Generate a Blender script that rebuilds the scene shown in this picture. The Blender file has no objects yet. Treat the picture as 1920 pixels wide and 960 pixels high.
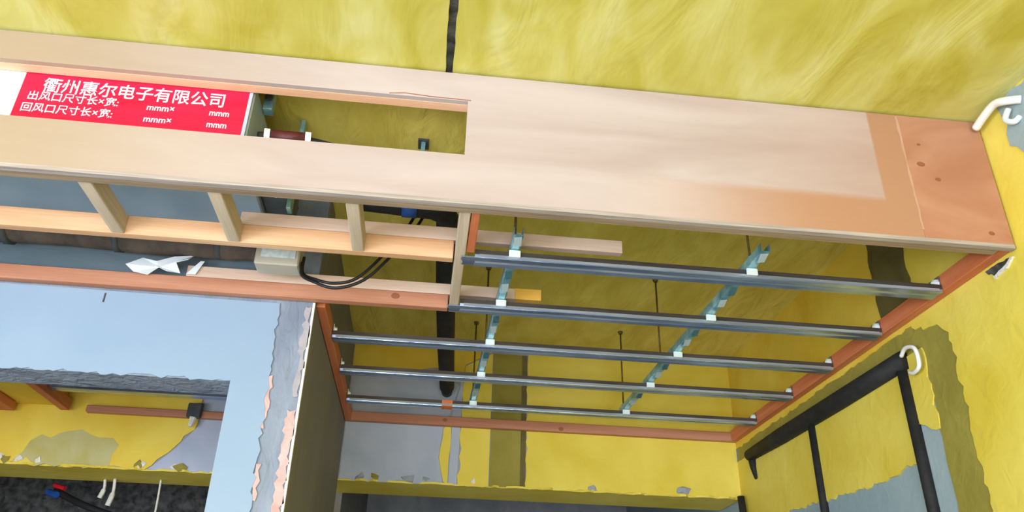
import bpy, bmesh, math, random
from mathutils import Vector, Matrix, noise
from mathutils.geometry import tessellate_polygon

# ------------------------------------------------------------------ camera, world, lights, exposure
sc = bpy.context.scene
COL = sc.collection
H = 1.5                                  # eye height; all coordinates below are given relative to the eye
yaw, pitch, roll = math.radians(-5.8469), math.radians(27.7292), math.radians(-1.5922)
Rm = Matrix.Rotation(yaw, 3, 'Z') @ Matrix.Rotation(pitch, 3, 'X') @ Matrix.Rotation(roll, 3, 'Y')
right, fwd, up = Rm @ Vector((1, 0, 0)), Rm @ Vector((0, 1, 0)), Rm @ Vector((0, 0, 1))
cd = bpy.data.cameras.new('camera')
cd.sensor_width = 36.0
cd.lens = 1488.35 / 1920 * 36.0
cd.clip_start = 0.02
cam = bpy.data.objects.new('camera', cd)
m = Matrix((right, up, -fwd)).transposed().to_4x4()
m.translation = Vector((0, 0, H))
cam.matrix_world = m
COL.objects.link(cam)
sc.camera = cam

w = bpy.data.worlds.new('overcast_sky')
sc.world = w
w.use_nodes = True
w.node_tree.nodes['Background'].inputs[0].default_value = (0.80, 0.90, 1.0, 1)
w.node_tree.nodes['Background'].inputs[1].default_value = 2.2

def area(name, loc, target, size, energy, color):
    l = bpy.data.lights.new(name, 'AREA')
    l.shape = 'RECTANGLE'; l.size, l.size_y = size; l.energy = energy; l.color = color
    o = bpy.data.objects.new(name, l); COL.objects.link(o)
    o.location = Vector(loc) + Vector((0, 0, H))
    d = Vector(target) - Vector(loc)
    o.rotation_euler = d.to_track_quat('-Z', 'Y').to_euler()
    return o
# daylight through the balcony opening behind the camera
area('balcony_daylight', (-0.65, -2.70, -0.30), (-0.55, 2.0, 0.35), (3.4, 2.1), 215, (0.95, 0.97, 1.0))
# added fill from the left, brightening the right wall; the window is made up
area('side_fill_light', (-2.77, -0.55, -0.10), (1.4, 1.9, 0.45), (2.0, 1.3), 120, (0.95, 0.97, 1.0))

sc.view_settings.view_transform = 'Standard'
sc.view_settings.look = 'None'
sc.view_settings.gamma = 1
sc.view_settings.use_curve_mapping = False
sc.view_settings.exposure = -0.17

# ------------------------------------------------------------------ materials
def lin(c):
    return tuple((v / 255 / 12.92) if v / 255 <= 0.04045 else ((v / 255 + 0.055) / 1.055) ** 2.4 for v in c) + (1,)

def M(name, c1, c2=None, c3=None, scale=5, stretch=(1, 1, 1), rot=(0, 0, 0), rough=0.75, metal=0.0, bump=0.15, bscale=30,
      bdist=0.01, detail=6, distort=0.4, bstretch=None, spec=0.35):
    mt = bpy.data.materials.new(name); mt.use_nodes = True
    nt = mt.node_tree; N = nt.nodes; L = nt.links
    b = N['Principled BSDF']
    b.inputs['Roughness'].default_value = rough
    b.inputs['Metallic'].default_value = metal
    b.inputs['Specular IOR Level'].default_value = spec
    tc = N.new('ShaderNodeTexCoord')
    mp = N.new('ShaderNodeMapping'); mp.inputs['Scale'].default_value = stretch; mp.inputs['Rotation'].default_value = rot
    L.new(tc.outputs['Object'], mp.inputs['Vector'])
    n = N.new('ShaderNodeTexNoise'); n.inputs['Scale'].default_value = scale; n.inputs['Detail'].default_value = detail
    n.inputs['Distortion'].default_value = distort
    L.new(mp.outputs['Vector'], n.inputs['Vector'])
    r = N.new('ShaderNodeValToRGB')
    r.color_ramp.elements[0].position = 0.34; r.color_ramp.elements[1].position = 0.68
    r.color_ramp.elements[0].color = lin(c1); r.color_ramp.elements[1].color = lin(c2 or c1)
    if c3:
        e = r.color_ramp.elements.new(0.5); e.color = lin(c3)
    L.new(n.outputs['Fac'], r.inputs['Fac'])
    L.new(r.outputs['Color'], b.inputs['Base Color'])
    if bump:
        n2 = N.new('ShaderNodeTexNoise'); n2.inputs['Scale'].default_value = bscale; n2.inputs['Detail'].default_value = 4
        n2.inputs['Distortion'].default_value = 0.8
        mp2 = N.new('ShaderNodeMapping'); mp2.inputs['Scale'].default_value = bstretch or stretch; mp2.inputs['Rotation'].default_value = rot
        L.new(tc.outputs['Object'], mp2.inputs['Vector'])
        L.new(mp2.outputs['Vector'], n2.inputs['Vector'])
        bp = N.new('ShaderNodeBump'); bp.inputs['Strength'].default_value = bump; bp.inputs['Distance'].default_value = bdist
        L.new(n2.outputs['Fac'], bp.inputs['Height']); L.new(bp.outputs['Normal'], b.inputs['Normal'])
    return mt

MAT = dict(
    ceil=M('yellow_trowelled_plaster', (175, 165, 62), (201, 196, 128), (188, 180, 90), scale=2.8, stretch=(2.2, 0.9, 1), rot=(0, 0, -0.6), bump=0.5, bscale=2.6, bdist=0.03, distort=0.8),
    ceil_back=M('yellow_trowelled_plaster_rear', (200, 180, 76), (220, 204, 104), scale=3.2, stretch=(2.4, 0.8, 1), rot=(0, 0, -0.6), bump=0.5, bscale=6, bdist=0.03, distort=0.9),
    yellow=M('yellow_wall_primer', (212, 188, 62), (226, 208, 96), scale=3, bump=0.3, bscale=14, bdist=0.01),
    yellow_deep=M('ochre_wall_primer', (214, 176, 44), (226, 202, 84), scale=3, bump=0.3, bscale=14, bdist=0.01),
    olive=M('thin_olive_primer', (132, 122, 48), (156, 146, 66), scale=4, bump=0.35, bscale=18, bdist=0.01),
    olive_dark=M('bare_olive_strip', (88, 80, 44), (112, 102, 58), scale=6, bump=0.35, bscale=18, bdist=0.01),
    concrete=M('grey_concrete', (136, 140, 150), (164, 168, 178), scale=6, bump=0.4, bscale=30),
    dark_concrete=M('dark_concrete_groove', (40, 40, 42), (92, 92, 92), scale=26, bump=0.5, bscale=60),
    bluegrey=M('blue_grey_render', (138, 158, 168), (158, 174, 178), scale=2.2, bump=0.25, bscale=20),
    lavender=M('lavender_grey_plaster', (156, 168, 188), (180, 184, 202), scale=4, bump=0.2, bscale=20),
    white=M('pale_blue_white_paint', (132, 154, 180), (142, 162, 186), scale=1.6, bump=0.08, bscale=12),
    greyband=M('rough_grey_plaster', (112, 122, 140), (140, 150, 168), scale=9, stretch=(1, 1, 0.35), bump=0.6, bscale=30, bdist=0.02),
    smear=M('pale_smeared_plaster', (150, 146, 154), (172, 164, 170), scale=20, bump=0.4, bscale=40),
    browntimber=M('brown_backing_timber', (132, 112, 92), (156, 136, 114), scale=4, stretch=(0.6, 9, 9), bump=0.2, bscale=12),
    steel_dark_reflection=M('flange_dark_reflection', (62, 56, 54), (86, 80, 78), scale=8, stretch=(0.5, 6, 6), metal=0.5, rough=0.45, bump=0.05),
    seam=M('pale_seam_filler', (176, 136, 114), (190, 152, 132), scale=12, bump=0.2),
    lip=M('lip_bright_reflection', (150, 160, 172), (196, 208, 218), scale=5, stretch=(0.6, 4, 4), metal=0.6, rough=0.3, bump=0),
    palegreen=M('pale_green_thin_primer', (178, 168, 96), (190, 186, 138), scale=7, bump=0.2),
    bare=M('bare_blue_render_shaded', (78, 96, 108), (98, 114, 126), scale=2.5, stretch=(0.6, 1, 1.5), bump=0.25, bscale=20),
    pink=M('pinkish_plaster', (186, 148, 144), (196, 176, 176), scale=14, bump=0.4, bscale=40),
    sidewall=M('brown_grey_partition', (118, 114, 112), (130, 126, 122), scale=2.5, bump=0.15, bscale=20),
    floor=M('cement_floor', (176, 178, 184), (200, 202, 208), scale=2, bump=0.2, bscale=20),
    timber=M('orange_pine', (196, 148, 110), (216, 178, 142), (206, 162, 124), scale=3, stretch=(0.6, 9, 9), bump=0.15, bscale=10, rough=0.6),
    timber_y=M('orange_pine_lengthwise', (172, 104, 70), (200, 134, 94), (186, 118, 82), scale=3, stretch=(9, 0.6, 9), bump=0.15, bscale=10, rough=0.6),
    timber_pale=M('pale_pine', (196, 168, 152), (214, 192, 178), scale=3, stretch=(0.6, 9, 9), bump=0.15, bscale=10, rough=0.65),
    timber_pink=M('pink_pine', (166, 108, 82), (182, 130, 104), scale=3, stretch=(0.6, 9, 9), bump=0.15, bscale=10, rough=0.6),
    joist=M('sawn_grey_pine', (178, 160, 138), (204, 188, 168), scale=4, stretch=(9, 0.6, 9), bump=0.2, bscale=12, rough=0.75),
    rustwood=M('red_brown_pine', (188, 102, 64), (202, 124, 84), scale=3, stretch=(9, 0.6, 9), bump=0.15, bscale=10, rough=0.6),
    endcut=M('yellow_cut_end', (222, 170, 70), (232, 188, 92), scale=8, bump=0.1),
    steel=M('galvanised_channel', (120, 138, 172), (186, 202, 228), scale=5, stretch=(0.7, 4, 4), metal=0.8, rough=0.24, bump=0.05, bscale=40),
    zinc=M('blue_zinc_runner', (84, 138, 156), (164, 208, 218), scale=16, metal=0.45, rough=0.3, bump=0.2, bscale=40),
    bright=M('bright_zinc', (206, 226, 232), (236, 242, 244), scale=20, metal=0.2, rough=0.25, bump=0.15),
    rod=M('rusty_threaded_rod', (86, 74, 40), (116, 98, 54), scale=40, metal=0.4, rough=0.6, bump=0.3, bscale=200),
    black=M('black_foam_insulation', (24, 24, 26), (36, 36, 38), scale=20, rough=0.7, bump=0.2, bscale=60),
    cable=M('black_cable_sheath', (20, 20, 20), rough=0.45, bump=0),
    blue=M('blue_tape', (30, 70, 140), (44, 92, 176), scale=20, rough=0.4, bump=0.2),
    red=M('red_protective_film', (202, 14, 54), (220, 26, 70), scale=4, stretch=(1, 1, 4), rough=0.35, bump=0.25, bscale=9, bstretch=(1, 1, 5)),
    ink=M('white_lettering', (246, 232, 240), rough=0.5, bump=0),
    acwhite=M('white_unit_panel', (226, 234, 238), (236, 242, 244), scale=2, rough=0.4, bump=0),
    acgrey=M('galvanised_unit_casing', (134, 154, 168), (158, 176, 188), scale=2.5, metal=0.2, rough=0.45, bump=0.06),
    box=M('grey_terminal_box', (166, 160, 148), (180, 174, 162), scale=8, rough=0.55, bump=0.05),
    boxlabel=M('pale_box_label', (214, 226, 232), (176, 190, 200), scale=50, rough=0.5, bump=0),
    brown=M('brown_pipe_wrap', (66, 58, 54), (96, 84, 76), scale=9, stretch=(2, 1, 1), rough=0.7, bump=0.5, bscale=26),
    maroon=M('maroon_sleeve', (74, 28, 30), (92, 38, 38), scale=20, rough=0.5, bump=0.05),
    paper=M('white_scrap_film', (206, 216, 228), (226, 232, 240), scale=6, rough=0.4, bump=0.1),
    pvc=M('white_conduit', (226, 226, 226), (238, 238, 238), scale=5, rough=0.35, bump=0),
    chalk=M('white_plaster_crumbs', (210, 208, 200), (232, 230, 222), scale=30, rough=0.9, bump=0.5, bscale=80),
    knot=M('dark_wood_knot', (128, 76, 54), (156, 98, 70), scale=40, rough=0.7, bump=0.1),
    edge=M('plywood_edge', (146, 134, 130), (176, 166, 162), scale=12, stretch=(0.4, 8, 20), rough=0.7, bump=0.1),
    orange=M('orange_tape', (206, 110, 62), (220, 130, 84), scale=10, bump=0.1),
    redcap=M('red_plug', (206, 34, 44), rough=0.4, bump=0),
    darkgrey=M('dark_grey_plastic', (54, 58, 62), (72, 78, 82), scale=12, rough=0.5, bump=0.1),
)

def plywood():
    mt = M('plywood_facing', (168, 151, 150), (184, 171, 172), (176, 161, 161), scale=1.6, stretch=(0.7, 1, 5), bump=0.06, bscale=12, rough=0.55, distort=0.8)
    nt = mt.node_tree; N = nt.nodes; L = nt.links
    b = N['Principled BSDF']
    src = b.inputs['Base Color'].links[0].from_socket
    g = N.new('ShaderNodeNewGeometry'); s = N.new('ShaderNodeSeparateXYZ'); L.new(g.outputs['Position'], s.inputs[0])
    def mr(sock, a, c):
        n = N.new('ShaderNodeMapRange'); n.interpolation_type = 'SMOOTHSTEP'
        n.inputs['From Min'].default_value = a; n.inputs['From Max'].default_value = c
        L.new(sock, n.inputs['Value']); return n.outputs['Result']
    def mx(op, a, c):
        n = N.new('ShaderNodeMath'); n.operation = op; n.use_clamp = True
        for i, v in enumerate((a, c)):
            if isinstance(v, (int, float)): n.inputs[i].default_value = v
            else: L.new(v, n.inputs[i])
        return n.outputs[0]
    # warm border strip at the right end and along the lower edge
    re = mr(s.outputs['X'], 1.130, 1.142)
    lo = mx('MULTIPLY', mr(s.outputs['Z'], H + 1.135, H + 1.10), mr(s.outputs['X'], 0.35, 1.0))
    far = mx('MULTIPLY', mr(s.outputs['X'], 0.5, 1.3), 0.35)  # light falling off toward the right end, painted into the colour
    left_dim = mx('MULTIPLY', mr(s.outputs['X'], -0.2, -1.1), 0.85)  # left end painted darker and warmer to offset the added side light
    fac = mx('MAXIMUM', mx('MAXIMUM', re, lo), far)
    lmix = N.new('ShaderNodeMixRGB'); L.new(left_dim, lmix.inputs['Fac']); L.new(src, lmix.inputs['Color1'])
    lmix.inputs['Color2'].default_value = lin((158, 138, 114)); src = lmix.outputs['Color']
    mix = N.new('ShaderNodeMixRGB'); L.new(fac, mix.inputs['Fac']); L.new(src, mix.inputs['Color1'])
    mix.inputs['Color2'].default_value = lin((168, 126, 100))
    L.new(mix.outputs['Color'], b.inputs['Base Color'])
    return mt
MAT['ply'] = plywood()
MAT['ply_orange'] = M('orange_plywood_facing', (165, 113, 88), (182, 136, 112), (173, 124, 100), scale=3.2, stretch=(1, 1, 2), rot=(0, 0.5, 0), bump=0.06, bscale=12, rough=0.55, distort=1.2)
MAT['ply_lining'] = M('peach_plywood_lining', (224, 172, 140), (232, 190, 160), scale=3, stretch=(0.6, 8, 8), bump=0.1, bscale=10, rough=0.6)

# ------------------------------------------------------------------ builders
WLOC = {}
def put(o, origin, parent):
    WLOC[o.name] = Vector(origin)
    if parent:
        o.parent = parent
        o.location = Vector(origin) - WLOC[parent.name]
    else:
        o.location = Vector(origin)
    COL.objects.link(o)

def tag(o, label=None, cat=None, group=None, kind=None):
    if label: o['label'] = label
    if cat: o['category'] = cat
    if group: o['group'] = group
    if kind: o['kind'] = kind
    return o

def empty(name, loc, label, cat, group=None):
    o = bpy.data.objects.new(name, None); o.empty_display_size = 0.05
    put(o, Vector(loc) + Vector((0, 0, H)), None)
    return tag(o, label, cat, group)

def obj(name, bm, mat, parent=None, smooth=False):
    """one mesh object; vertices come relative to the eye, the origin goes to the bottom centre of the box"""
    bmesh.ops.recalc_face_normals(bm, faces=bm.faces[:])
    xs = [v.co.x for v in bm.verts]; ys = [v.co.y for v in bm.verts]; zs = [v.co.z for v in bm.verts]
    o0 = Vector(((min(xs) + max(xs)) / 2, (min(ys) + max(ys)) / 2, min(zs)))
    for v in bm.verts: v.co -= o0
    me = bpy.data.meshes.new(name); bm.to_mesh(me); bm.free()
    mats = mat if isinstance(mat, (list, tuple)) else [mat]
    for q in mats: me.materials.append(MAT[q])
    if smooth:
        for p in me.polygons: p.use_smooth = True
    o = bpy.data.objects.new(name, me)
    put(o, o0 + Vector((0, 0, H)), parent)
    return o

def box(bm, a, b, bev=0.0, mi=0):
    a, b = [min(p, q) for p, q in zip(a, b)], [max(p, q) for p, q in zip(a, b)]
    vs = [bm.verts.new((x, y, z)) for x in (a[0], b[0]) for y in (a[1], b[1]) for z in (a[2], b[2])]
    fs = []
    for f in ((0, 1, 3, 2), (4, 6, 7, 5), (0, 4, 5, 1), (2, 3, 7, 6), (0, 2, 6, 4), (1, 5, 7, 3)):
        fc = bm.faces.new([vs[i] for i in f]); fc.material_index = mi; fs.append(fc)
    if bev:
        es = {e for f in fs for e in f.edges}
        bmesh.ops.bevel(bm, geom=list(es), offset=bev, segments=1, affect='EDGES')
    return bm

def BX(a, b, bev=0.0):
    return box(bmesh.new(), a, b, bev)

def tube(bm, pts, r, n=12, cap=True):
    pts = [Vector(p) for p in pts]; rings = []
    prev = None
    for i, p in enumerate(pts):
        d = (pts[min(i + 1, len(pts) - 1)] - pts[max(i - 1, 0)]).normalized()
        if prev is None:
            a = Vector((0, 0, 1)) if abs(d.z) < 0.9 else Vector((1, 0, 0))
            u = d.cross(a).normalized()
        else:
            u = (prev - d * prev.dot(d)).normalized()
        prev = u; v = d.cross(u)
        rr = r[i] if isinstance(r, (list, tuple)) else r
        rings.append([bm.verts.new(p + (u * math.cos(t) + v * math.sin(t)) * rr) for t in [2 * math.pi * k / n for k in range(n)]])
    for i in range(len(rings) - 1):
        for k in range(n):
            bm.faces.new((rings[i][k], rings[i][(k + 1) % n], rings[i + 1][(k + 1) % n], rings[i + 1][k]))
    if cap:
        bm.faces.new(rings[0][::-1]); bm.faces.new(rings[-1])
    return bm

def spline(pts, k=6):
    pts = [Vector(p) for p in pts]; P = [pts[0]] + pts + [pts[-1]]; out = []
    for i in range(1, len(P) - 2):
        for j in range(k):
            t = j / k
            out.append(0.5 * ((2 * P[i]) + (P[i + 1] - P[i - 1]) * t + (2 * P[i - 1] - 5 * P[i] + 4 * P[i + 1] - P[i + 2]) * t * t + (-P[i - 1] + 3 * P[i] - 3 * P[i + 1] + P[i + 2]) * t ** 3))
    out.append(pts[-1]); return out

def ragged(pts, rough_edges, amp=0.008, step=0.02, seed=1):
    rnd = random.Random(seed); out = []
    for i, p in enumerate(pts):
        q = pts[(i + 1) % len(pts)]
        out.append(p)
        if i in rough_edges:
            L = math.hypot(q[0] - p[0], q[1] - p[1]); n = max(2, int(L / step))
            nx, ny = -(q[1] - p[1]) / L, (q[0] - p[0]) / L
            for k in range(1, n):
                t = (k + rnd.uniform(-0.3, 0.3)) / n; a = rnd.uniform(-amp, amp)
                out.append((p[0] + (q[0] - p[0]) * t + nx * a, p[1] + (q[1] - p[1]) * t + ny * a))
    return out

def sheet(pts, axis, c0, c1):
    """a flat slab of outline pts between c0 and c1 on an axis (X: pts are y,z; Y: x,z; Z: x,y)"""
    bm = bmesh.new()
    mk = {'X': lambda p, c: (c, p[0], p[1]), 'Y': lambda p, c: (p[0], c, p[1]), 'Z': lambda p, c: (p[0], p[1], c)}[axis]
    A = [bm.verts.new(mk(p, c0)) for p in pts]; B = [bm.verts.new(mk(p, c1)) for p in pts]
    for t in tessellate_polygon([[Vector((p[0], p[1], 0)) for p in pts]]):
        bm.faces.new([A[i] for i in t]); bm.faces.new([B[i] for i in reversed(t)])
    for i in range(len(pts)):
        j = (i + 1) % len(pts); bm.faces.new((A[i], A[j], B[j], B[i]))
    return bm

def rect(a0, b0, a1, b1): return [(a0, b0), (a1, b0), (a1, b1), (a0, b1)]

def struct(name, bm, mat, label=None):
    o = obj(name, bm, mat); tag(o, label, None, None, 'structure'); return o

# ------------------------------------------------------------------ the room shell
ZC, ZD = 1.40, 1.00          # concrete ceiling, underside of the dropped frame
XR, YB, YL, XP = 1.47, 3.63, 2.30, -0.375   # right wall, back wall, near left wall, its free end
YF = 1.635                   # face of the fascia
FL = -1.5

floor = struct('floor', BX((-3.4, -2.95, FL - 0.1), (1.75, 6.0, FL)), 'floor', 'bare cement floor of the room')

ceiling = struct('ceiling', BX((-3.4, -2.95, ZC + 0.012), (1.75, 6.0, ZC + 0.15)), 'dark_concrete', 'yellow plastered concrete ceiling with a dark chased groove')
obj('plaster_sheet', sheet(ragged([(-3.4, -2.95), (-0.0225, -2.95), (-0.0225, 1.66), (-3.4, 1.66)], {1}, 0.0018, 0.03, 3), 'Z', ZC, ZC + 0.014), 'ceil', ceiling)
obj('plaster_sheet', sheet(ragged([(-0.002, -2.95), (1.60, -2.95), (1.60, 1.66), (-0.002, 1.66)], {3}, 0.0018, 0.03, 4), 'Z', ZC, ZC + 0.014), 'ceil', ceiling)
obj('plaster_sheet', sheet(rect(-3.4, 1.6605, 1.60, YB), 'Z', ZC, ZC + 0.014), 'ceil_back', ceiling)

# right wall: blue grey render with yellow primer sheets of its own thickness
wr = struct('wall_right', BX((XR + 0.006, -2.95, FL), (XR + 0.2, 6.0, ZC + 0.01)), 'bluegrey', 'right wall with ragged yellow primer over blue grey render')
def rsheet(name, pts, mat, proud=0.0): return obj(name, sheet(pts, 'X', XR - proud, XR + 0.007), mat, wr)
rsheet('plaster_sheet', ragged([(-2.95, FL), (1.975, FL), (1.968, 0.90), (2.03, 0.945), (2.13, 0.98), (2.13, ZC), (-2.95, ZC)], {1, 2, 3}, 0.010, 0.02, 5), 'yellow')
rsheet('plaster_sheet', ragged([(2.13, 0.985), (3.63, 0.972), (3.63, ZC), (2.13, ZC)], {0}, 0.006, 0.03, 6), 'yellow_deep')
rsheet('plaster_sheet', ragged([(2.105, 0.656), (2.206, 0.70), (2.208, 0.60), (2.45, 0.574), (2.79, 0.585), (3.14, 0.605), (3.30, 0.60), (3.63, 0.60), (3.63, 0.91), (2.5, 0.905), (2.105, 0.905)], {0, 1, 2, 3, 4, 5, 10}, 0.009, 0.018, 7), 'yellow')
rsheet('plaster_band', ragged([(1.94, FL), (2.102, FL), (2.108, 0.60), (2.104, 0.90), (3.62, 0.90), (3.62, 0.99), (1.94, 0.99)], {1, 2}, 0.004, 0.03, 8), 'olive', -0.003)
rsheet('plaster_band', ragged([(2.275, 1.005), (2.275, 1.385), (2.085, 1.385), (2.085, 1.005)], {0, 2}, 0.007, 0.03, 9), 'olive_dark', 0.003)
rsheet('bare_patch', ragged([(1.56, 1.395), (1.40, 1.395), (1.42, 1.25), (1.46, 1.13), (1.50, 1.17), (1.555, 1.26), (1.535, 1.33)], {0, 1, 2, 3, 4, 5, 6}, 0.010, 0.03, 10), 'bluegrey', 0.003)
rsheet('bare_patch', ragged([(1.765, 0.993), (1.715, 0.993), (1.665, 0.986), (1.69, 0.975), (1.735, 0.967)], {0, 1, 2, 3, 4}, 0.004, 0.012, 11), 'dark_concrete', 0.002)
rsheet('plaster_rim', ragged([(1.735, 0.9645), (1.69, 0.9725), (1.662, 0.984), (1.652, 0.982), (1.685, 0.963), (1.735, 0.957)], {0, 1, 3, 4}, 0.002, 0.010, 12), 'chalk', 0.006)

# back wall: a lintel beam over wide openings, bare plaster and yellow sheets
ZL = 0.742
wb = struct('wall_back', BX((-3.4, YB + 0.006, ZL + 0.004), (XR + 0.05, YB + 0.29, ZC + 0.01)), 'concrete', 'back wall lintel with yellow primer and bare grey plaster')
def bsheet(name, pts, mat, proud=0.0): return obj(name, sheet(pts, 'Y', YB - proud, YB + 0.007), mat, wb)
bsheet('plaster_sheet', ragged([(0.462, ZL), (XR, ZL), (XR, ZC), (0.462, ZC)], {0, 3}, 0.006, 0.025, 13), 'yellow')
bsheet('plaster_band', ragged([(0.297, ZL), (0.436, ZL), (0.436, 1.375), (0.297, 1.375)], {}, 0.003, 0.03, 14), 'olive', -0.003)
bsheet('plaster_groove', rect(0.4365, ZL, 0.4615, 1.375), 'olive_dark', -0.004)
bsheet('plaster_sheet', ragged([(0.155, ZL + 0.002), (0.293, ZL), (0.293, 1.375), (0.16, 1.30), (0.158, 1.0)], {0, 3, 4}, 0.007, 0.03, 15), 'yellow')
bsheet('plaster_strip', ragged([(0.09, ZL + 0.01), (0.108, ZL), (0.112, 0.99), (0.10, 1.05), (0.076, 0.99), (0.064, 0.86)], {1, 3, 4, 5}, 0.004, 0.03, 16), 'yellow')
bsheet('plaster_patch', ragged([(XP + 0.004, ZL), (0.088, ZL), (0.062, 0.86), (0.074, 0.99), (0.105, 1.08), (0.14, 1.20), (0.05, 1.27), (-0.15, 1.25), (XP + 0.004, 1.23)], {0, 6, 7}, 0.008, 0.03, 17), 'lavender', -0.002)
bsheet('plaster_streak', ragged([(0.112, ZL + 0.002), (0.150, ZL), (0.154, 1.0), (0.157, 1.29), (0.144, 1.21), (0.112, 1.06), (0.115, 0.99)], {}, 0.004, 0.03, 18), 'lavender', -0.001)
bsheet('plaster_sheet', ragged([(XP + 0.004, 1.245), (-0.15, 1.265), (0.05, 1.285), (0.15, 1.225), (0.165, 1.31), (0.29, 1.38), (0.44, 1.38), (0.44, ZC), (XP + 0.004, ZC)], {0, 1, 2}, 0.006, 0.03, 19), 'yellow_deep')
bsheet('plaster_sheet', ragged([(-3.4, ZL), (-1.20, ZL), (-1.10, 0.84), (-1.02, 0.95), (-1.02, ZC), (-3.4, ZC)], {0, 1, 2}, 0.010, 0.03, 20), 'yellow_deep')
bsheet('plaster_patch', ragged([(-1.19, ZL), (-0.53, ZL), (-0.53, ZC), (-1.01, ZC), (-1.01, 0.95), (-1.09, 0.84)], {}, 0.003, 0.03, 21), 'lavender', -0.002)
bsheet('plaster_patch', ragged([(-0.88, 0.76), (-0.80, 0.79), (-0.82, 0.93), (-0.92, 0.92)], {0, 1, 2, 3}, 0.014, 0.03, 22), 'yellow', 0.001)
bsheet('plaster_patch', ragged([(-1.75, 0.75), (-1.35, 0.75), (-1.33, 0.84), (-1.50, 0.90), (-1.70, 0.84)], {0, 1, 2, 3, 4}, 0.02, 0.04, 23), 'palegreen', 0.0008)
obj('soffit_plaster', sheet(ragged(rect(-3.4, YB, XR, YB + 0.29), {0}, 0.012, 0.03, 24), 'Z', ZL - 0.004, ZL + 0.005), 'yellow', wb)
rnd = random.Random(7)
for i in range(16):      # broken plaster crumbs along the lower arris
    x = rnd.choice([rnd.uniform(-1.95, -1.0), rnd.uniform(-0.3, 1.3)]); s = rnd.uniform(0.010, 0.026)
    bm = bmesh.new(); bmesh.ops.create_icosphere(bm, subdivisions=1, radius=s)
    for v in bm.verts: v.co = Vector((v.co.x * 1.5, v.co.y * 0.45, v.co.z * 0.7)) * rnd.uniform(0.7, 1.2) + Vector((x, YB - 0.002, ZL + rnd.uniform(0.004, 0.03)))
    obj('plaster_crumb', bm, 'chalk' if i % 3 == 0 else ('olive' if i % 3 == 1 else 'concrete'), wb)

wf = struct('wall_far', BX((-3.4, 5.8, FL), (XR + 0.2, 6.0, ZC + 0.01)), 'concrete', 'far grey wall seen under the back lintel')

struct('wall_far_left_added', BX((-3.2, 4.75, FL), (XP - 0.145, 4.85, ZC + 0.01)), 'dark_concrete', 'added wall, coloured dark for the unlit depth behind the side room opening')  # added wall; its dark colour stands in for an unlit room

# near left wall with a doorway, and the partition running back from its free end
ZT = 0.736; XJ = -0.58
bm = sheet([(-3.4, FL), (-2.3, FL), (-2.3, ZT), (XJ, ZT), (XJ, FL), (XP, FL), (XP, ZC + 0.01), (-3.4, ZC + 0.01)], 'Y', YL + 0.005, YL + 0.145)
wl = struct('wall_left', bm, 'greyband', 'pale blue white wall with doorway and rough grey plaster edge')
obj('paint_sheet', sheet(ragged([(-3.4, FL), (-2.3, FL), (-2.3, ZT), (XJ, ZT), (XJ, FL), (-0.462, FL), (-0.462, 0.37), (-0.478, 0.99), (-3.4, ZD + 0.01)], {2, 5, 6}, 0.006, 0.018, 25), 'Y', YL, YL + 0.006), 'white', wl)
for (z0, z1, xa, xb, sd, mt) in ((0.28, 0.66, -0.406, -0.380, 1, 'pink'), (0.70, 0.985, -0.398, -0.381, 2, 'paint'), (0.40, 0.50, -0.466, -0.452, 3, 'pink'), (0.60, 0.76, -0.478, -0.462, 4, 'pink'), (-0.3, 0.2, -0.405, -0.384, 5, 'pink')):
    obj('plaster_smear', sheet(ragged(rect(xa, z0, xb, z1), {0, 1, 2, 3}, 0.006, 0.015, 30 + sd), 'Y', YL + 0.001, YL + 0.007), 'pink' if mt == 'pink' else 'smear', wl)
obj('shaded_bare_render', sheet(ragged(rect(-3.4, ZD + 0.012, -0.478, ZC), {1}, 0.006, 0.02, 26), 'Y', YL + 0.002, YL + 0.006), 'bare', wl)  # bare render, its colour darkened for the shade behind the air unit
obj('end_render', BX((XP + 0.0002, YL + 0.012, FL), (XP + 0.002, YL + 0.144, ZC)), 'sidewall', wl)
obj('corner_bead', BX((XP - 0.004, YL + 0.001, FL), (XP + 0.003, YL + 0.012, ZD)), 'chalk', wl)
obj('scratch', BX((-0.995, YL - 0.001, 0.955), (-0.990, YL + 0.002, 0.985)), 'dark_concrete', wl)
wp = struct('wall_partition', BX((XP - 0.145, YL + 0.145, FL), (XP, YB + 0.004, ZC + 0.01)), 'sidewall', 'grey brown partition wall running back from the corner')
struct('wall_partition_far', BX((XP - 0.145, YB + 0.29, FL), (XP, 5.8, ZC + 0.01)), 'sidewall', 'partition in the dark space behind the back wall')
struct('wall_outer_left', BX((-3.4, YL + 0.145, FL), (-3.2, 5.8, ZC + 0.01)), 'dark_concrete', 'outer wall of the side room')
bm = bmesh.new()
box(bm, (-3.0, -2.75, FL), (-2.8, -1.60, ZC)); box(bm, (-3.0, 0.50, FL), (-2.8, YL, ZC)); box(bm, (-3.0, -1.60, FL), (-2.8, 0.50, -0.80)); box(bm, (-3.0, -1.60, 0.60), (-2.8, 0.50, ZC))  # includes a made-up window opening for the added side fill
struct('wall_side_left', bm, 'white', 'left side wall of the main room, out of view')
bm = bmesh.new()
box(bm, (-3.0, -2.95, FL), (-2.45, -2.75, ZC)); box(bm, (1.15, -2.95, FL), (XR, -2.75, ZC)); box(bm, (-2.45, -2.95, 0.80), (1.15, -2.75, ZC))
struct('wall_front', bm, 'white', 'wall with the balcony opening behind the viewer')
# yellow downstand beam in the side room
struct('trim_1', BX((-2.2, YL + 0.15, ZD), (-1.60, YB - 0.005, ZC - 0.002)), 'yellow_deep', 'yellow downstand beam seen through the doorway')

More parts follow.
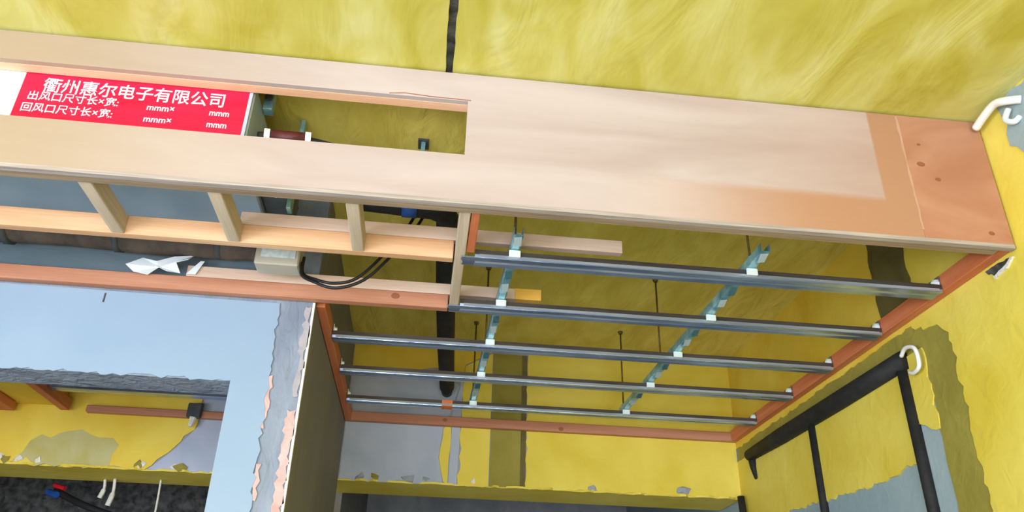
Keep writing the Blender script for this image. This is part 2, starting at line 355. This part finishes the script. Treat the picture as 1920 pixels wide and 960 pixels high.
# ------------------------------------------------------------------ plywood fascia with the outlet slot
fas = empty('bulkhead_fascia', (0.2, YF, ZD), 'long pale plywood bulkhead fascia with a rectangular air outlet slot', 'fascia')
ZS0, ZS1, XS0, XS1 = 1.138, 1.305, -1.45, 0.042
bm = bmesh.new()
box(bm, (-2.798, YF, ZD + 0.006), (1.222, YF + 0.015, ZS0)); box(bm, (-2.798, YF, ZS1), (1.222, YF + 0.015, ZC - 0.006))
box(bm, (-2.798, YF, ZS0), (XS0, YF + 0.015, ZS1)); box(bm, (XS1, YF, ZS0), (1.222, YF + 0.015, ZS1))
bmesh.ops.remove_doubles(bm, verts=bm.verts[:], dist=1e-5)
obj('plywood_board', bm, 'ply', fas)
bm = sheet([(1.2225, ZD + 0.006), (1.464, ZD + 0.006), (1.464, ZC - 0.006), (1.2225, ZC - 0.006)], 'Y', YF, YF + 0.015)
ob = obj('plywood_board', bm, 'ply_orange', fas); tag(ob, 'orange stained plywood end board')
obj('seam_filler', sheet(ragged([(1.220, ZD + 0.03), (1.2255, ZD + 0.03), (1.2255, ZC - 0.01), (1.220, ZC - 0.01)], {1, 3}, 0.002, 0.03, 40), 'Y', YF - 0.0006, YF + 0.001), 'seam', fas)
obj('edge_strip', BX((-2.798, YF - 0.001, ZD - 0.005), (1.464, YF + 0.016, ZD + 0.006)), 'edge', fas)
obj('slot_lining', BX((XS0, YF + 0.0155, ZS1 - 0.001), (XS1 + 0.03, YF + 0.044, ZS1 + 0.03)), 'ply_lining', fas)
obj('slot_lining', BX((XS1 + 0.001, YF + 0.0155, ZS0 - 0.02), (XS1 + 0.03, YF + 0.040, ZS1 - 0.002)), 'timber_pale', fas)
obj('slot_lining', BX((XS0, YF + 0.0155, ZS0 - 0.035), (XS1 + 0.03, YF + 0.030, ZS0 - 0.006)), 'ply_lining', fas)
obj('backing_batten', BX((-2.79, YF + 0.0165, ZD - 0.004), (1.43, YF + 0.042, ZD + 0.04)), 'browntimber', fas)
for (x, z, r) in ((1.262, 1.235, 0.008), (1.30, 1.19, 0.006), (1.41, 1.035, 0.006), (1.27, 1.30, 0.004)):
    bm = bmesh.new(); bmesh.ops.create_uvsphere(bm, u_segments=10, v_segments=6, radius=r)
    for v in bm.verts: v.co = Vector((v.co.x * 1.5, v.co.y * 0.12, v.co.z)) + Vector((x, YF - 0.0002, z))
    obj('wood_knot', bm, 'knot', fas)
bm = bmesh.new()
tube(bm, [(0.05, YF - 0.0006, ZS1 + 0.003), (-0.05, YF - 0.0006, ZS1 + 0.004), (-0.12, YF - 0.0006, ZS1 + 0.008), (-0.16, YF - 0.0006, ZS1 + 0.003)], 0.0011, 5)
obj('torn_veneer', bm, 'knot', fas)

# ------------------------------------------------------------------ timber battens and joists
def timber(name, a, b, mat, label, cat='batten', group=None, bev=0.002):
    o = obj(name, BX(a, b, bev), mat); return tag(o, label, cat, group)

G = 'timber battens of the dropped ceiling'
timber('timber_batten', (XR - 0.032, YF + 0.02, ZD), (XR - 0.001, YB - 0.036, ZD + 0.05), 'rustwood', 'red brown pine batten running back along the yellow right wall', group=G)
bk = timber('timber_batten', (XP + 0.003, YB - 0.033, ZD), (XR - 0.002, YB - 0.002, ZD + 0.042), 'timber_pink', 'pinkish pine batten across the yellow back wall', group=G)
timber('timber_batten', (XP + 0.002, YL + 0.03, ZD), (XP + 0.030, YB - 0.036, ZD + 0.05), 'rustwood', 'red brown pine batten on the dark partition wall', group=G)
j2 = timber('timber_batten', (-2.79, 1.930, ZD), (0.036, 1.958, ZD + 0.056), 'timber', 'orange pine batten parallel to the fascia, carrying the short joists', group=G)
j3 = timber('timber_batten', (-2.79, 2.268, ZD), (0.036, YL - 0.002, ZD + 0.046), 'timber_pink', 'orange pink pine batten fixed along the top of the pale blue wall', group=G)
timber('timber_batten', (-0.545, 1.932, ZD + 0.0575), (0.512, 1.957, ZD + 0.097), 'timber_pale', 'whitish pink lap batten ending in mid air among the steel channels', group=G)
l2 = timber('timber_batten', (-0.765, 2.270, ZD + 0.0475), (0.326, YL - 0.003, ZD + 0.084), 'timber_pale', 'peach lap batten with yellow cut end over the second channel', group=G)
tag(obj('cut_end', BX((0.245, 2.2685, ZD + 0.047), (0.329, YL - 0.0025, ZD + 0.0845), 0.001), 'endcut', l2), 'yellow cut end')
for (par, x, y, z, r) in ((j3, -0.128, 2.2675, ZD + 0.028, 0.010), (bk, 0.62, YB - 0.0335, ZD + 0.012, 0.009), (bk, 0.08, YB - 0.0335, ZD + 0.024, 0.008)):
    bm = bmesh.new(); bmesh.ops.create_uvsphere(bm, u_segments=10, v_segments=6, radius=r)
    for v in bm.verts: v.co = Vector((v.co.x * 1.4, v.co.y * 0.12, v.co.z)) + Vector((x, y, z))
    obj('wood_knot', bm, 'knot', par)
GJ = 'short joists between fascia and batten'
for x, lab in ((-0.846, 'leftmost sawn pine joist, slanting below the red label'), (-0.548, 'second sawn pine joist from the left, beside the grey air unit'), (-0.221, 'third sawn pine joist, just left of the blue pipe tape')):
    timber('timber_joist', (x - 0.0165, YF + 0.045, ZD - 0.001), (x + 0.0165, 1.929, ZD + 0.05), 'joist', lab, 'joist', GJ)
timber('timber_joist', (0.040, YF + 0.045, ZD), (0.068, YL - 0.002, ZD + 0.05), 'joist', 'long pale joist crossing both battens where the steel channels start', 'joist', GJ)
timber('timber_joist', (0.070, YF + 0.045, ZD + 0.002), (0.092, 1.895, ZD + 0.05), 'rustwood', 'short orange joist doubled against the long pale joist', 'joist', GJ)

# ------------------------------------------------------------------ steel cross channels
def channel(yc, x0, x1, w_, label, tabl, seed):
    rnd = random.Random(seed)
    t = 0.0016; z0 = ZD - 0.006; h = 0.024
    e = empty('cross_channel', (x0, yc, z0), label, 'steel channel', 'steel cross channels')
    y0, y1 = yc - w_ / 2, yc + w_ / 2
    prof = [(y0 + 0.0005, z0 + 0.009), (y0 + 0.0015, z0 + 0.009), (y0 + 0.0025, z0 + t), (yc - 0.006, z0 + t), (yc, z0 + t + 0.003), (yc + 0.006, z0 + t), (y1 - t, z0 + t), (y1 - t, z0 + h - t), (y1 - 0.008, z0 + h - t), (y1 - 0.008, z0 + h),
            (y1, z0 + h), (y1, z0), (yc + 0.006, z0), (yc, z0 + 0.003), (yc - 0.006, z0), (y0 + 0.002, z0)]
    obj('channel_body', sheet(prof, 'X', x0, x1), 'steel', e)
    obj('lip', BX((x0 + 0.012, y0 - 0.0012, z0 + 0.002), (x1 - 0.01, y0 + 0.0004, z0 + 0.010)), 'lip', e)  # bright colour stands in for light reflected off the lip
    obj('flange', BX((x0, y0 + 0.0006, z0 + 0.0095), (x1, y0 + 0.0022, z0 + h)), 'steel_dark_reflection', e)  # dark colour stands in for the steel mirroring darker surroundings
    # nailed tabs at either end
    if tabl:
        obj('end_tab', sheet(ragged(rect(x0 - 0.034, y0 + 0.004, x0 + 0.002, y1 - 0.004), {3}, 0.006, 0.012, seed), 'Z', z0 + 0.0003, z0 + 0.0043), 'steel', e)
    else:
        bm = bmesh.new(); box(bm, (x0 + 0.001, y0 + 0.003, z0 + 0.024), (x0 + 0.003, y1 - 0.003, z0 + 0.05)); obj('end_tab', bm, 'bright', e)
        bm = bmesh.new(); tube(bm, [(x0 + 0.003, yc - 0.005, z0 + 0.036), (x0 + 0.012, yc - 0.005, z0 + 0.036)], [0.009, 0.006], 8); obj('screw', bm, 'bright', e)
    bm = bmesh.new(); box(bm, (x1 - 0.003, y0 + 0.003, z0 + 0.024), (x1 - 0.001, y1 - 0.003, z0 + 0.052)); obj('end_tab', bm, 'steel', e)
    bm = bmesh.new(); tube(bm, [(x1 - 0.003, y0 + 0.016, z0 + 0.034), (x1 - 0.012, y0 + 0.014, z0 + 0.033), (x1 - 0.020, y0 + 0.010, z0 + 0.030)], [0.013, 0.012, 0.005], 8); obj('screw', bm, 'bright', e)
    return e
XE = XR - 0.034
CH = [1.930, 2.258, 2.590, 2.930, 3.300]
channel(CH[0], 0.094, XE, 0.054, 'galvanised channel nearest the fascia, first of five', True, 1)
channel(CH[1], 0.072, XE, 0.052, 'galvanised channel second behind the fascia, under the cut lap batten', True, 2)
channel(CH[2], XP + 0.032, XE, 0.050, 'galvanised channel third behind the fascia, starting at the dark partition', False, 3)
c4 = channel(CH[3], XP + 0.032, XE, 0.050, 'galvanised channel fourth behind the fascia, crossing below the pipe end', False, 4)
c5 = channel(CH[4], XP + 0.032, XE, 0.046, 'galvanised channel closest to the back wall, with an orange taped joint', False, 5)
obj('taped_joint', BX((0.055, CH[4] - 0.024, ZD - 0.0075), (0.100, CH[4] + 0.024, ZD + 0.0185)), 'orange', c5)

# ------------------------------------------------------------------ main runners with clips, hung on rods
def runner(x0, x1, ya, yb, label):
    zb = ZD + 0.0205; h = 0.026; wd = 0.013; t = 0.0016
    e = empty('main_runner', ((x0 + x1) / 2, ya, zb), label, 'ceiling runner', 'zinc main runners')
    def xc(y): return x0 + (x1 - x0) * (y - ya) / (yb - ya)
    bm = bmesh.new()
    prof = [(-wd, h), (-wd, 0.003), (-wd + 0.004, 0), (wd - 0.004, 0), (wd, 0.003), (wd, h), (wd - t, h), (wd - t, 0.003 + t), (-wd + t, 0.003 + t), (-wd + t, h)]
    A = [bm.verts.new((xc(ya) + p[0], ya, zb + p[1])) for p in prof]; B = [bm.verts.new((xc(yb) + p[0], yb, zb + p[1])) for p in prof]
    for i in range(len(prof)):
        j = (i + 1) % len(prof); bm.faces.new((A[i], A[j], B[j], B[i]))
    bm.faces.new(A[::-1]); bm.faces.new(B)
    obj('rail', bm, 'zinc', e)
    mids = [ya + 0.03] + [CH[i] + (CH[i + 1] - CH[i]) * f for i in range(4) for f in (0.36, 0.62)]
    for k, y in enumerate(mids):     # bent tabs; the bright ones stand in for highlights on the runner
        X = xc(y); bm = bmesh.new()
        vs = [bm.verts.new(p) for p in ((X - 0.011, y - 0.020, zb - 0.0006), (X + 0.009, y - 0.026, zb - 0.0006), (X + 0.011, y + 0.010, zb - 0.009), (X - 0.008, y + 0.016, zb - 0.009))]
        bm.faces.new(vs); bmesh.ops.solidify(bm, geom=bm.faces[:], thickness=-0.0012)
        obj('bent_tab', bm, 'bright' if k % 2 == 0 else 'zinc', e)
    for c in CH:             # clips that grip each channel
        if ya < c < yb:
            X = xc(c); wc = 0.0285
            obj('clip', BX((X - 0.016, c - wc - 0.0085, zb - 0.021), (X + 0.016, c - wc - 0.0005, zb - 0.0005), 0.002), 'bright', e)
            obj('clip', BX((X - 0.016, c + wc + 0.0005, zb - 0.021), (X + 0.016, c + wc + 0.005, zb - 0.0005), 0.001), 'bright', e)
    return xc
xa = runner(0.203, 0.186, 1.815, 3.345, 'blue zinc clip runner on the left, nearest the black pipe')
xb = runner(0.872, 0.848, 1.800, 3.345, 'blue zinc clip runner on the right, slanting toward the back wall')
for xc, side in ((xa, 'left'), (xb, 'right')):
    for y, where in ((1.90, 'just behind the fascia'), (2.755, 'at mid depth'), (3.312, 'nearest the back wall')):
        e = empty('hanger_rod', (xc(y), y, ZD + 0.046), 'thin rusty hanger rod on the %s runner, %s' % (side, where), 'hanger rod', 'threaded hanger rods')
        bm = bmesh.new(); tube(bm, [(xc(y), y, ZD + 0.047), (xc(y), y, ZC - 0.012)], 0.0036, 8); obj('rod', bm, 'rod', e, True)
        bm = bmesh.new(); tube(bm, [(xc(y), y, ZD + 0.0475), (xc(y), y, ZD + 0.057)], 0.010, 6); obj('nut', bm, 'zinc', e)
        bm = bmesh.new(); tube(bm, [(xc(y), y, ZC - 0.012), (xc(y), y, ZC - 0.0005)], [0.009, 0.012], 8); obj('ceiling_anchor', bm, 'rod', e)

# ------------------------------------------------------------------ ducted air unit behind the slot
ac = empty('duct_air_unit', (-1.0, 1.9, 1.13), 'grey ducted air conditioner hung behind the slot with red film', 'air conditioner')
obj('casing', BX((-1.62, 1.690, 1.130), (-0.505, 2.115, 1.335), 0.004), 'acgrey', ac)
obj('front_panel', BX((-1.60, 1.684, 1.145), (-1.066, 1.6895, 1.318), 0.001), 'acwhite', ac)
film = obj('protective_film', BX((-1.064, 1.6815, 1.150), (-0.517, 1.6895, 1.306), 0.0008), 'red', ac)
tag(film, 'red protective film with white Chinese lettering')
obj('film_border', BX((-0.5165, 1.682, 1.150), (-0.508, 1.6895, 1.306)), 'lavender', ac)
def lettering(body, x, z, size, width, bold):
    cv = bpy.data.curves.new('lettering', 'FONT'); cv.body = body; cv.size = size; cv.offset = bold; cv.resolution_u = 2
    to = bpy.data.objects.new('lettering', cv); COL.objects.link(to)
    dg = bpy.context.evaluated_depsgraph_get()
    me = bpy.data.meshes.new_from_object(to.evaluated_get(dg))
    bpy.data.objects.remove(to)
    bm = bmesh.new(); bm.from_mesh(me); bpy.data.meshes.remove(me)
    x0 = min(v.co.x for v in bm.verts); x1 = max(v.co.x for v in bm.verts); y0 = min(v.co.y for v in bm.verts)
    for v in bm.verts: v.co = Vector((x + (v.co.x - x0) * width / (x1 - x0), 1.6810, z + v.co.y - y0))
    obj('lettering', bm, 'ink', film)
lettering('衢州惠尔电子有限公司', -1.014, 1.249, 0.047, 0.440, 0.0005)
lettering('出风口尺寸长×宽:', -1.040, 1.222, 0.029, 0.215, 0.0003)
lettering('回风口尺寸长×宽:', -1.046, 1.186, 0.029, 0.215, 0.0003)
for z in (1.222, 1.186):
    lettering('mmm×', -0.755, z, 0.026, 0.066, 0.0004)
    lettering('mmm', -0.603, z, 0.026, 0.048, 0.0004)
cb = obj('control_box', BX((-0.503, 1.86, 1.148), (-0.425, 2.06, 1.30), 0.003), 'darkgrey', ac)
obj('cover_screw', tube(bmesh.new(), [(-0.46, 1.92, 1.148), (-0.46, 1.92, 1.143)], 0.006, 8), 'bright', cb)
hb = obj('hanger_bracket', BX((-0.503, 1.77, 1.325), (-0.478, 1.80, 1.398), 0.001), 'zinc', ac)
obj('bolt', tube(bmesh.new(), [(-0.490, 1.769, 1.36), (-0.490, 1.760, 1.36)], 0.010, 6), 'darkgrey', hb)
obj('hanger_bracket', BX((-0.424, 1.90, 1.10), (-0.412, 1.935, 1.395), 0.001), 'zinc', ac)
tb = obj('terminal_box', BX((-0.535, 2.118, 1.034), (-0.408, 2.19, 1.15), 0.004), 'box', ac)
obj('label_plate', BX((-0.518, 2.1165, 1.056), (-0.420, 2.1178, 1.088)), 'boxlabel', tb)

pb = empty('pipe_bundle', (-1.2, 2.222, 1.11), 'brown wrapped refrigerant pipe bundle between the two long battens', 'pipe')
bm = tube(bmesh.new(), spline([(-2.2, 2.238, 1.158), (-1.7, 2.238, 1.153), (-1.2, 2.238, 1.160), (-0.8, 2.238, 1.152), (-0.545, 2.238, 1.156)]), 0.053, 14)
for v in bm.verts: v.co += Vector((0, 1, 1)) * 0.006 * noise.noise(v.co * 18)
obj('wrapped_pipe', bm, 'brown', pb, True)
for x in (-1.95, -1.62, -1.30, -0.98, -0.68):
    obj('tape_band', tube(bmesh.new(), [(x, 2.238, 1.156), (x + 0.018, 2.238, 1.156)], 0.0575, 14), 'darkgrey', pb, True)

hose = empty('drain_hose', (-0.35, 1.75, 1.2), 'dark drain hose with maroon sleeve and white couplings in the slot', 'hose')
obj('hose', tube(bmesh.new(), spline([(-0.49, 1.735, 1.212), (-0.40, 1.735, 1.214), (-0.30, 1.76, 1.214), (-0.22, 1.82, 1.230), (-0.17, 1.93, 1.236), (-0.15, 2.008, 1.236)]), 0.010, 10), 'black', hose, True)
obj('sleeve', tube(bmesh.new(), [(-0.455, 1.735, 1.2135), (-0.368, 1.737, 1.2145)], 0.017, 12), 'maroon', hose, True)
for x in (-0.466, -0.362):
    obj('coupling', tube(bmesh.new(), [(x - 0.008, 1.735, 1.2135), (x + 0.006, 1.737, 1.2145)], 0.0195, 10), 'pvc', hose)

# ------------------------------------------------------------------ black insulated pipe with blue tape
bp = empty('insulated_pipe', (0.02, 2.5, 1.16), 'black insulated drain pipe elbowing back from the fascia to the back wall', 'pipe')
path = [(-0.262, 2.052, 1.232), (-0.10, 2.052, 1.228), (-0.035, 2.055, 1.228), (0.0, 2.075, 1.228), (0.016, 2.115, 1.228), (0.030, 2.6, 1.215), (0.052, 3.1, 1.196), (0.078, 3.56, 1.170)]
obj('pipe_sleeve', tube(bmesh.new(), path, [0.030, 0.034, 0.035, 0.036, 0.036, 0.036, 0.036, 0.034], 16), 'black', bp, True)
obj('pipe_end', tube(bmesh.new(), [(0.0775, 3.56, 1.170), (0.081, YB - 0.003, 1.166)], [0.026, 0.026], 14), 'cable', bp, True)
obj('blue_tape', tube(bmesh.new(), [(-0.122, 2.052, 1.2285), (-0.078, 2.0525, 1.228)], 0.0372, 16), 'blue', bp, True)
bm = tube(bmesh.new(), [(0.0320, 2.555, 1.2158), (0.0345, 2.60, 1.2145)], 0.0385, 16); obj('blue_tape', bm, 'blue', bp, True)
obj('clamp', BX((-0.03, 2.010, 1.21), (-0.018, 2.016, 1.395)), 'zinc', bp)

for k, (dx, lab) in enumerate(((0.0, 'black cable loop, the inner of the pair below the blue tape'), (0.030, 'black cable loop, the outer of the pair below the blue tape'))):
    oy = -0.014 * k
    pts = [(-0.085 + dx, 2.108, 1.226), (-0.112 + dx, 2.10, 1.165), (-0.171 + dx, 2.10, 1.073), (-0.235 + dx * 0.8, 2.10, 0.998 - dx * 0.3), (-0.296 + dx * 0.3, 2.10, 0.978 - dx * 0.7), (-0.352, 2.115, 0.993 - dx * 0.5), (-0.395, 2.14, 1.022 - dx * 0.4), (-0.4005, 2.152, 1.080 - k * 0.024)]
    pts = [(p[0], p[1] + oy, p[2]) for p in pts]
    tag(obj('power_cable', tube(bmesh.new(), spline(pts), 0.0048, 8), 'cable', None, True), lab, 'cable', 'black cables below the pipe')
an = empty('ceiling_hanger_plate', (-0.075, 1.97, 1.36), 'small dark ceiling bracket with a red plug seen through the slot', 'bracket')
obj('plate', BX((-0.090, 1.945, ZC - 0.006), (-0.058, 1.995, ZC - 0.0005), 0.001), 'darkgrey', an)
obj('strap', BX((-0.080, 1.955, ZC - 0.055), (-0.068, 1.958, ZC - 0.006)), 'zinc', an)
obj('plug', tube(bmesh.new(), [(-0.074, 1.956, ZC - 0.053), (-0.074, 1.956, ZC - 0.075)], 0.014, 10), 'redcap', an)

# ------------------------------------------------------------------ scrap of film lying on the wall batten
bm = bmesh.new()
P = [(-0.93, 1.053), (-0.89, 1.082), (-0.845, 1.072), (-0.80, 1.095), (-0.745, 1.102), (-0.752, 1.080), (-0.785, 1.068), (-0.775, 1.045), (-0.81, 1.040), (-0.845, 1.056), (-0.87, 1.036), (-0.905, 1.034)]
rnd = random.Random(3)
cen = bm.verts.new((-0.835, 2.235, 1.052)); ring = [bm.verts.new((x, 2.222 + rnd.uniform(0, 0.034), z)) for x, z in P]
for i in range(len(ring)): bm.faces.new((cen, ring[i], ring[(i + 1) % len(ring)]))
scrap = obj('film_scrap', bm, 'paper'); tag(scrap, 'torn crumpled white film scrap hanging on the orange pink batten', 'scrap')
sm = scrap.modifiers.new('thickness', 'SOLIDIFY'); sm.thickness = 0.0015
bm = sheet(ragged([(-0.762, 1.050), (-0.728, 1.096), (-0.716, 1.096), (-0.735, 1.050)], {}, 0.001), 'Y', 2.262, 2.2635); obj('fold', bm, 'paper', scrap)

# ------------------------------------------------------------------ black pipes sunk in the right wall
wpipe = empty('wall_pipe', (XR, 2.2, 0.3), 'black pipe run with two drops on the yellow right wall', 'pipe')
obj('pipe_run', tube(bmesh.new(), [(XR - 0.012, 2.185, 0.893), (XR - 0.012, 2.6, 0.893), (XR - 0.012, 3.1, 0.896), (XR - 0.012, 3.45, 0.898)], [0.030, 0.033, 0.033, 0.026], 14), 'black', wpipe, True)
obj('pipe_drop', tube(bmesh.new(), [(XR - 0.006, 2.212, 0.875), (XR - 0.006, 2.206, 0.44), (XR - 0.006, 2.20, -0.6)], 0.018, 10), 'black', wpipe, True)
obj('pipe_drop', tube(bmesh.new(), [(XR - 0.006, 2.847, 0.865), (XR - 0.006, 2.845, 0.55), (XR - 0.006, 2.843, -0.6)], 0.0155, 10), 'black', wpipe, True)
obj('pipe_drop', tube(bmesh.new(), [(XR - 0.006, 3.435, 0.895), (XR - 0.006, 3.435, 0.84), (XR - 0.004, 3.425, 0.79)], [0.024, 0.016, 0.008], 10), 'black', wpipe, True)
obj('pipe_drop', tube(bmesh.new(), [(XR - 0.03, 3.56, 0.737), (XR - 0.028, 3.55, 0.60), (XR - 0.026, 3.55, -0.4)], 0.016, 10), 'black', wpipe, True)
tag(obj('conduit_clip', tube(bmesh.new(), spline([(1.453, 2.186, 0.905), (1.448, 2.150, 0.918), (1.446, 2.108, 0.905), (1.446, 2.096, 0.878), (1.447, 2.102, 0.842), (1.452, 2.140, 0.836), (1.456, 2.165, 0.845)]), 0.0065, 8), 'pvc', None, True), 'white bent plastic clip at the top of the black wall pipe', 'clip')
pv = empty('white_conduit', (1.44, 1.55, 1.34), 'white bent conduit at the ceiling corner beside the orange board', 'conduit')
obj('conduit', tube(bmesh.new(), spline([(1.442, 1.620, 1.362), (1.440, 1.575, 1.372), (1.440, 1.532, 1.376), (1.444, 1.500, 1.362), (1.462, 1.470, 1.346)]), 0.011, 10), 'pvc', pv, True)
obj('conduit', tube(bmesh.new(), spline([(1.455, 1.510, 1.345), (1.448, 1.522, 1.318), (1.455, 1.505, 1.300), (1.466, 1.495, 1.310)]), 0.008, 8), 'bright', pv, True)

# ------------------------------------------------------------------ things seen through the doorway
GS = 'battens of the side room frame'
timber('timber_batten', (-1.495, YB - 0.034, ZD - 0.028), (XP - 0.150, YB - 0.003, ZD + 0.002), 'timber_pink', 'dull pinkish batten on the back wall of the side room', group=GS)
timber('timber_batten', (-1.596, YL + 0.30, ZD - 0.03), (-1.560, YB - 0.04, ZD + 0.02), 'rustwood', 'brown batten fixed to the yellow beam in the side room', group=GS)
timber('timber_batten', (-1.90, 3.44, ZD - 0.042), (-1.79, 3.60, ZD - 0.004), 'rustwood', 'brown batten stub under the yellow beam at the left edge', group=GS)
sch = empty('cross_channel', (-1.05, 3.36, ZD), 'thin olive steel channel just below the doorway lintel', 'steel channel', 'side room channel')
obj('channel_body', BX((-1.555, 3.335, ZD - 0.006), (XP - 0.150, 3.385, ZD + 0.018)), 'steel', sch)
hk = empty('hanging_bracket', (-1.0, 3.54, 0.95), 'small white bracket hanging in the side room ceiling', 'bracket')
obj('bracket_plate', BX((-1.06, 3.570, 0.965), (-1.00, 3.5955, 1.03), 0.004), 'darkgrey', hk)
obj('bracket_tail', tube(bmesh.new(), [(-1.03, 3.58, 0.966), (-1.035, 3.578, 0.925)], [0.016, 0.009], 8), 'chalk', hk)
for (x, y, z0, z1, r, lab) in ((-1.44, 3.87, 0.737, 0.655, 0.011, 'short frayed white wire under the side room lintel'), (-1.39, 3.85, 0.737, 0.62, 0.012, 'longer white wire beside the short frayed one'), (-1.18, 3.82, 0.737, 0.45, 0.008, 'pale string hanging straight down in the side room opening')):
    tag(obj('hanging_wire', tube(bmesh.new(), spline([(x, y, z0), (x + 0.006, y, (z0 + z1) / 2), (x - 0.004, y, z1)]), [r * 0.6] * 7 + [r] * 6, 7), 'chalk', None, True), lab, 'wire', 'wires under the lintel')
cb2 = empty('cable_bundle', (-1.75, 4.2, 0.6), 'black cable bundle with blue and red ends in the dark opening', 'cable')
obj('cables', tube(bmesh.new(), spline([(-1.80, 4.25, 0.745), (-1.70, 4.2, 0.70), (-1.58, 4.15, 0.655), (-1.45, 4.15, 0.62), (-1.30, 4.15, 0.60), (-1.0, 4.15, 0.56)]), 0.016, 10), 'black', cb2, True)
obj('blue_end', tube(bmesh.new(), [(-1.83, 4.24, 0.735), (-1.77, 4.2, 0.716)], 0.016, 8), 'blue', cb2)
obj('red_end', tube(bmesh.new(), [(-1.80, 4.22, 0.765), (-1.74, 4.2, 0.748)], 0.011, 8), 'redcap', cb2)
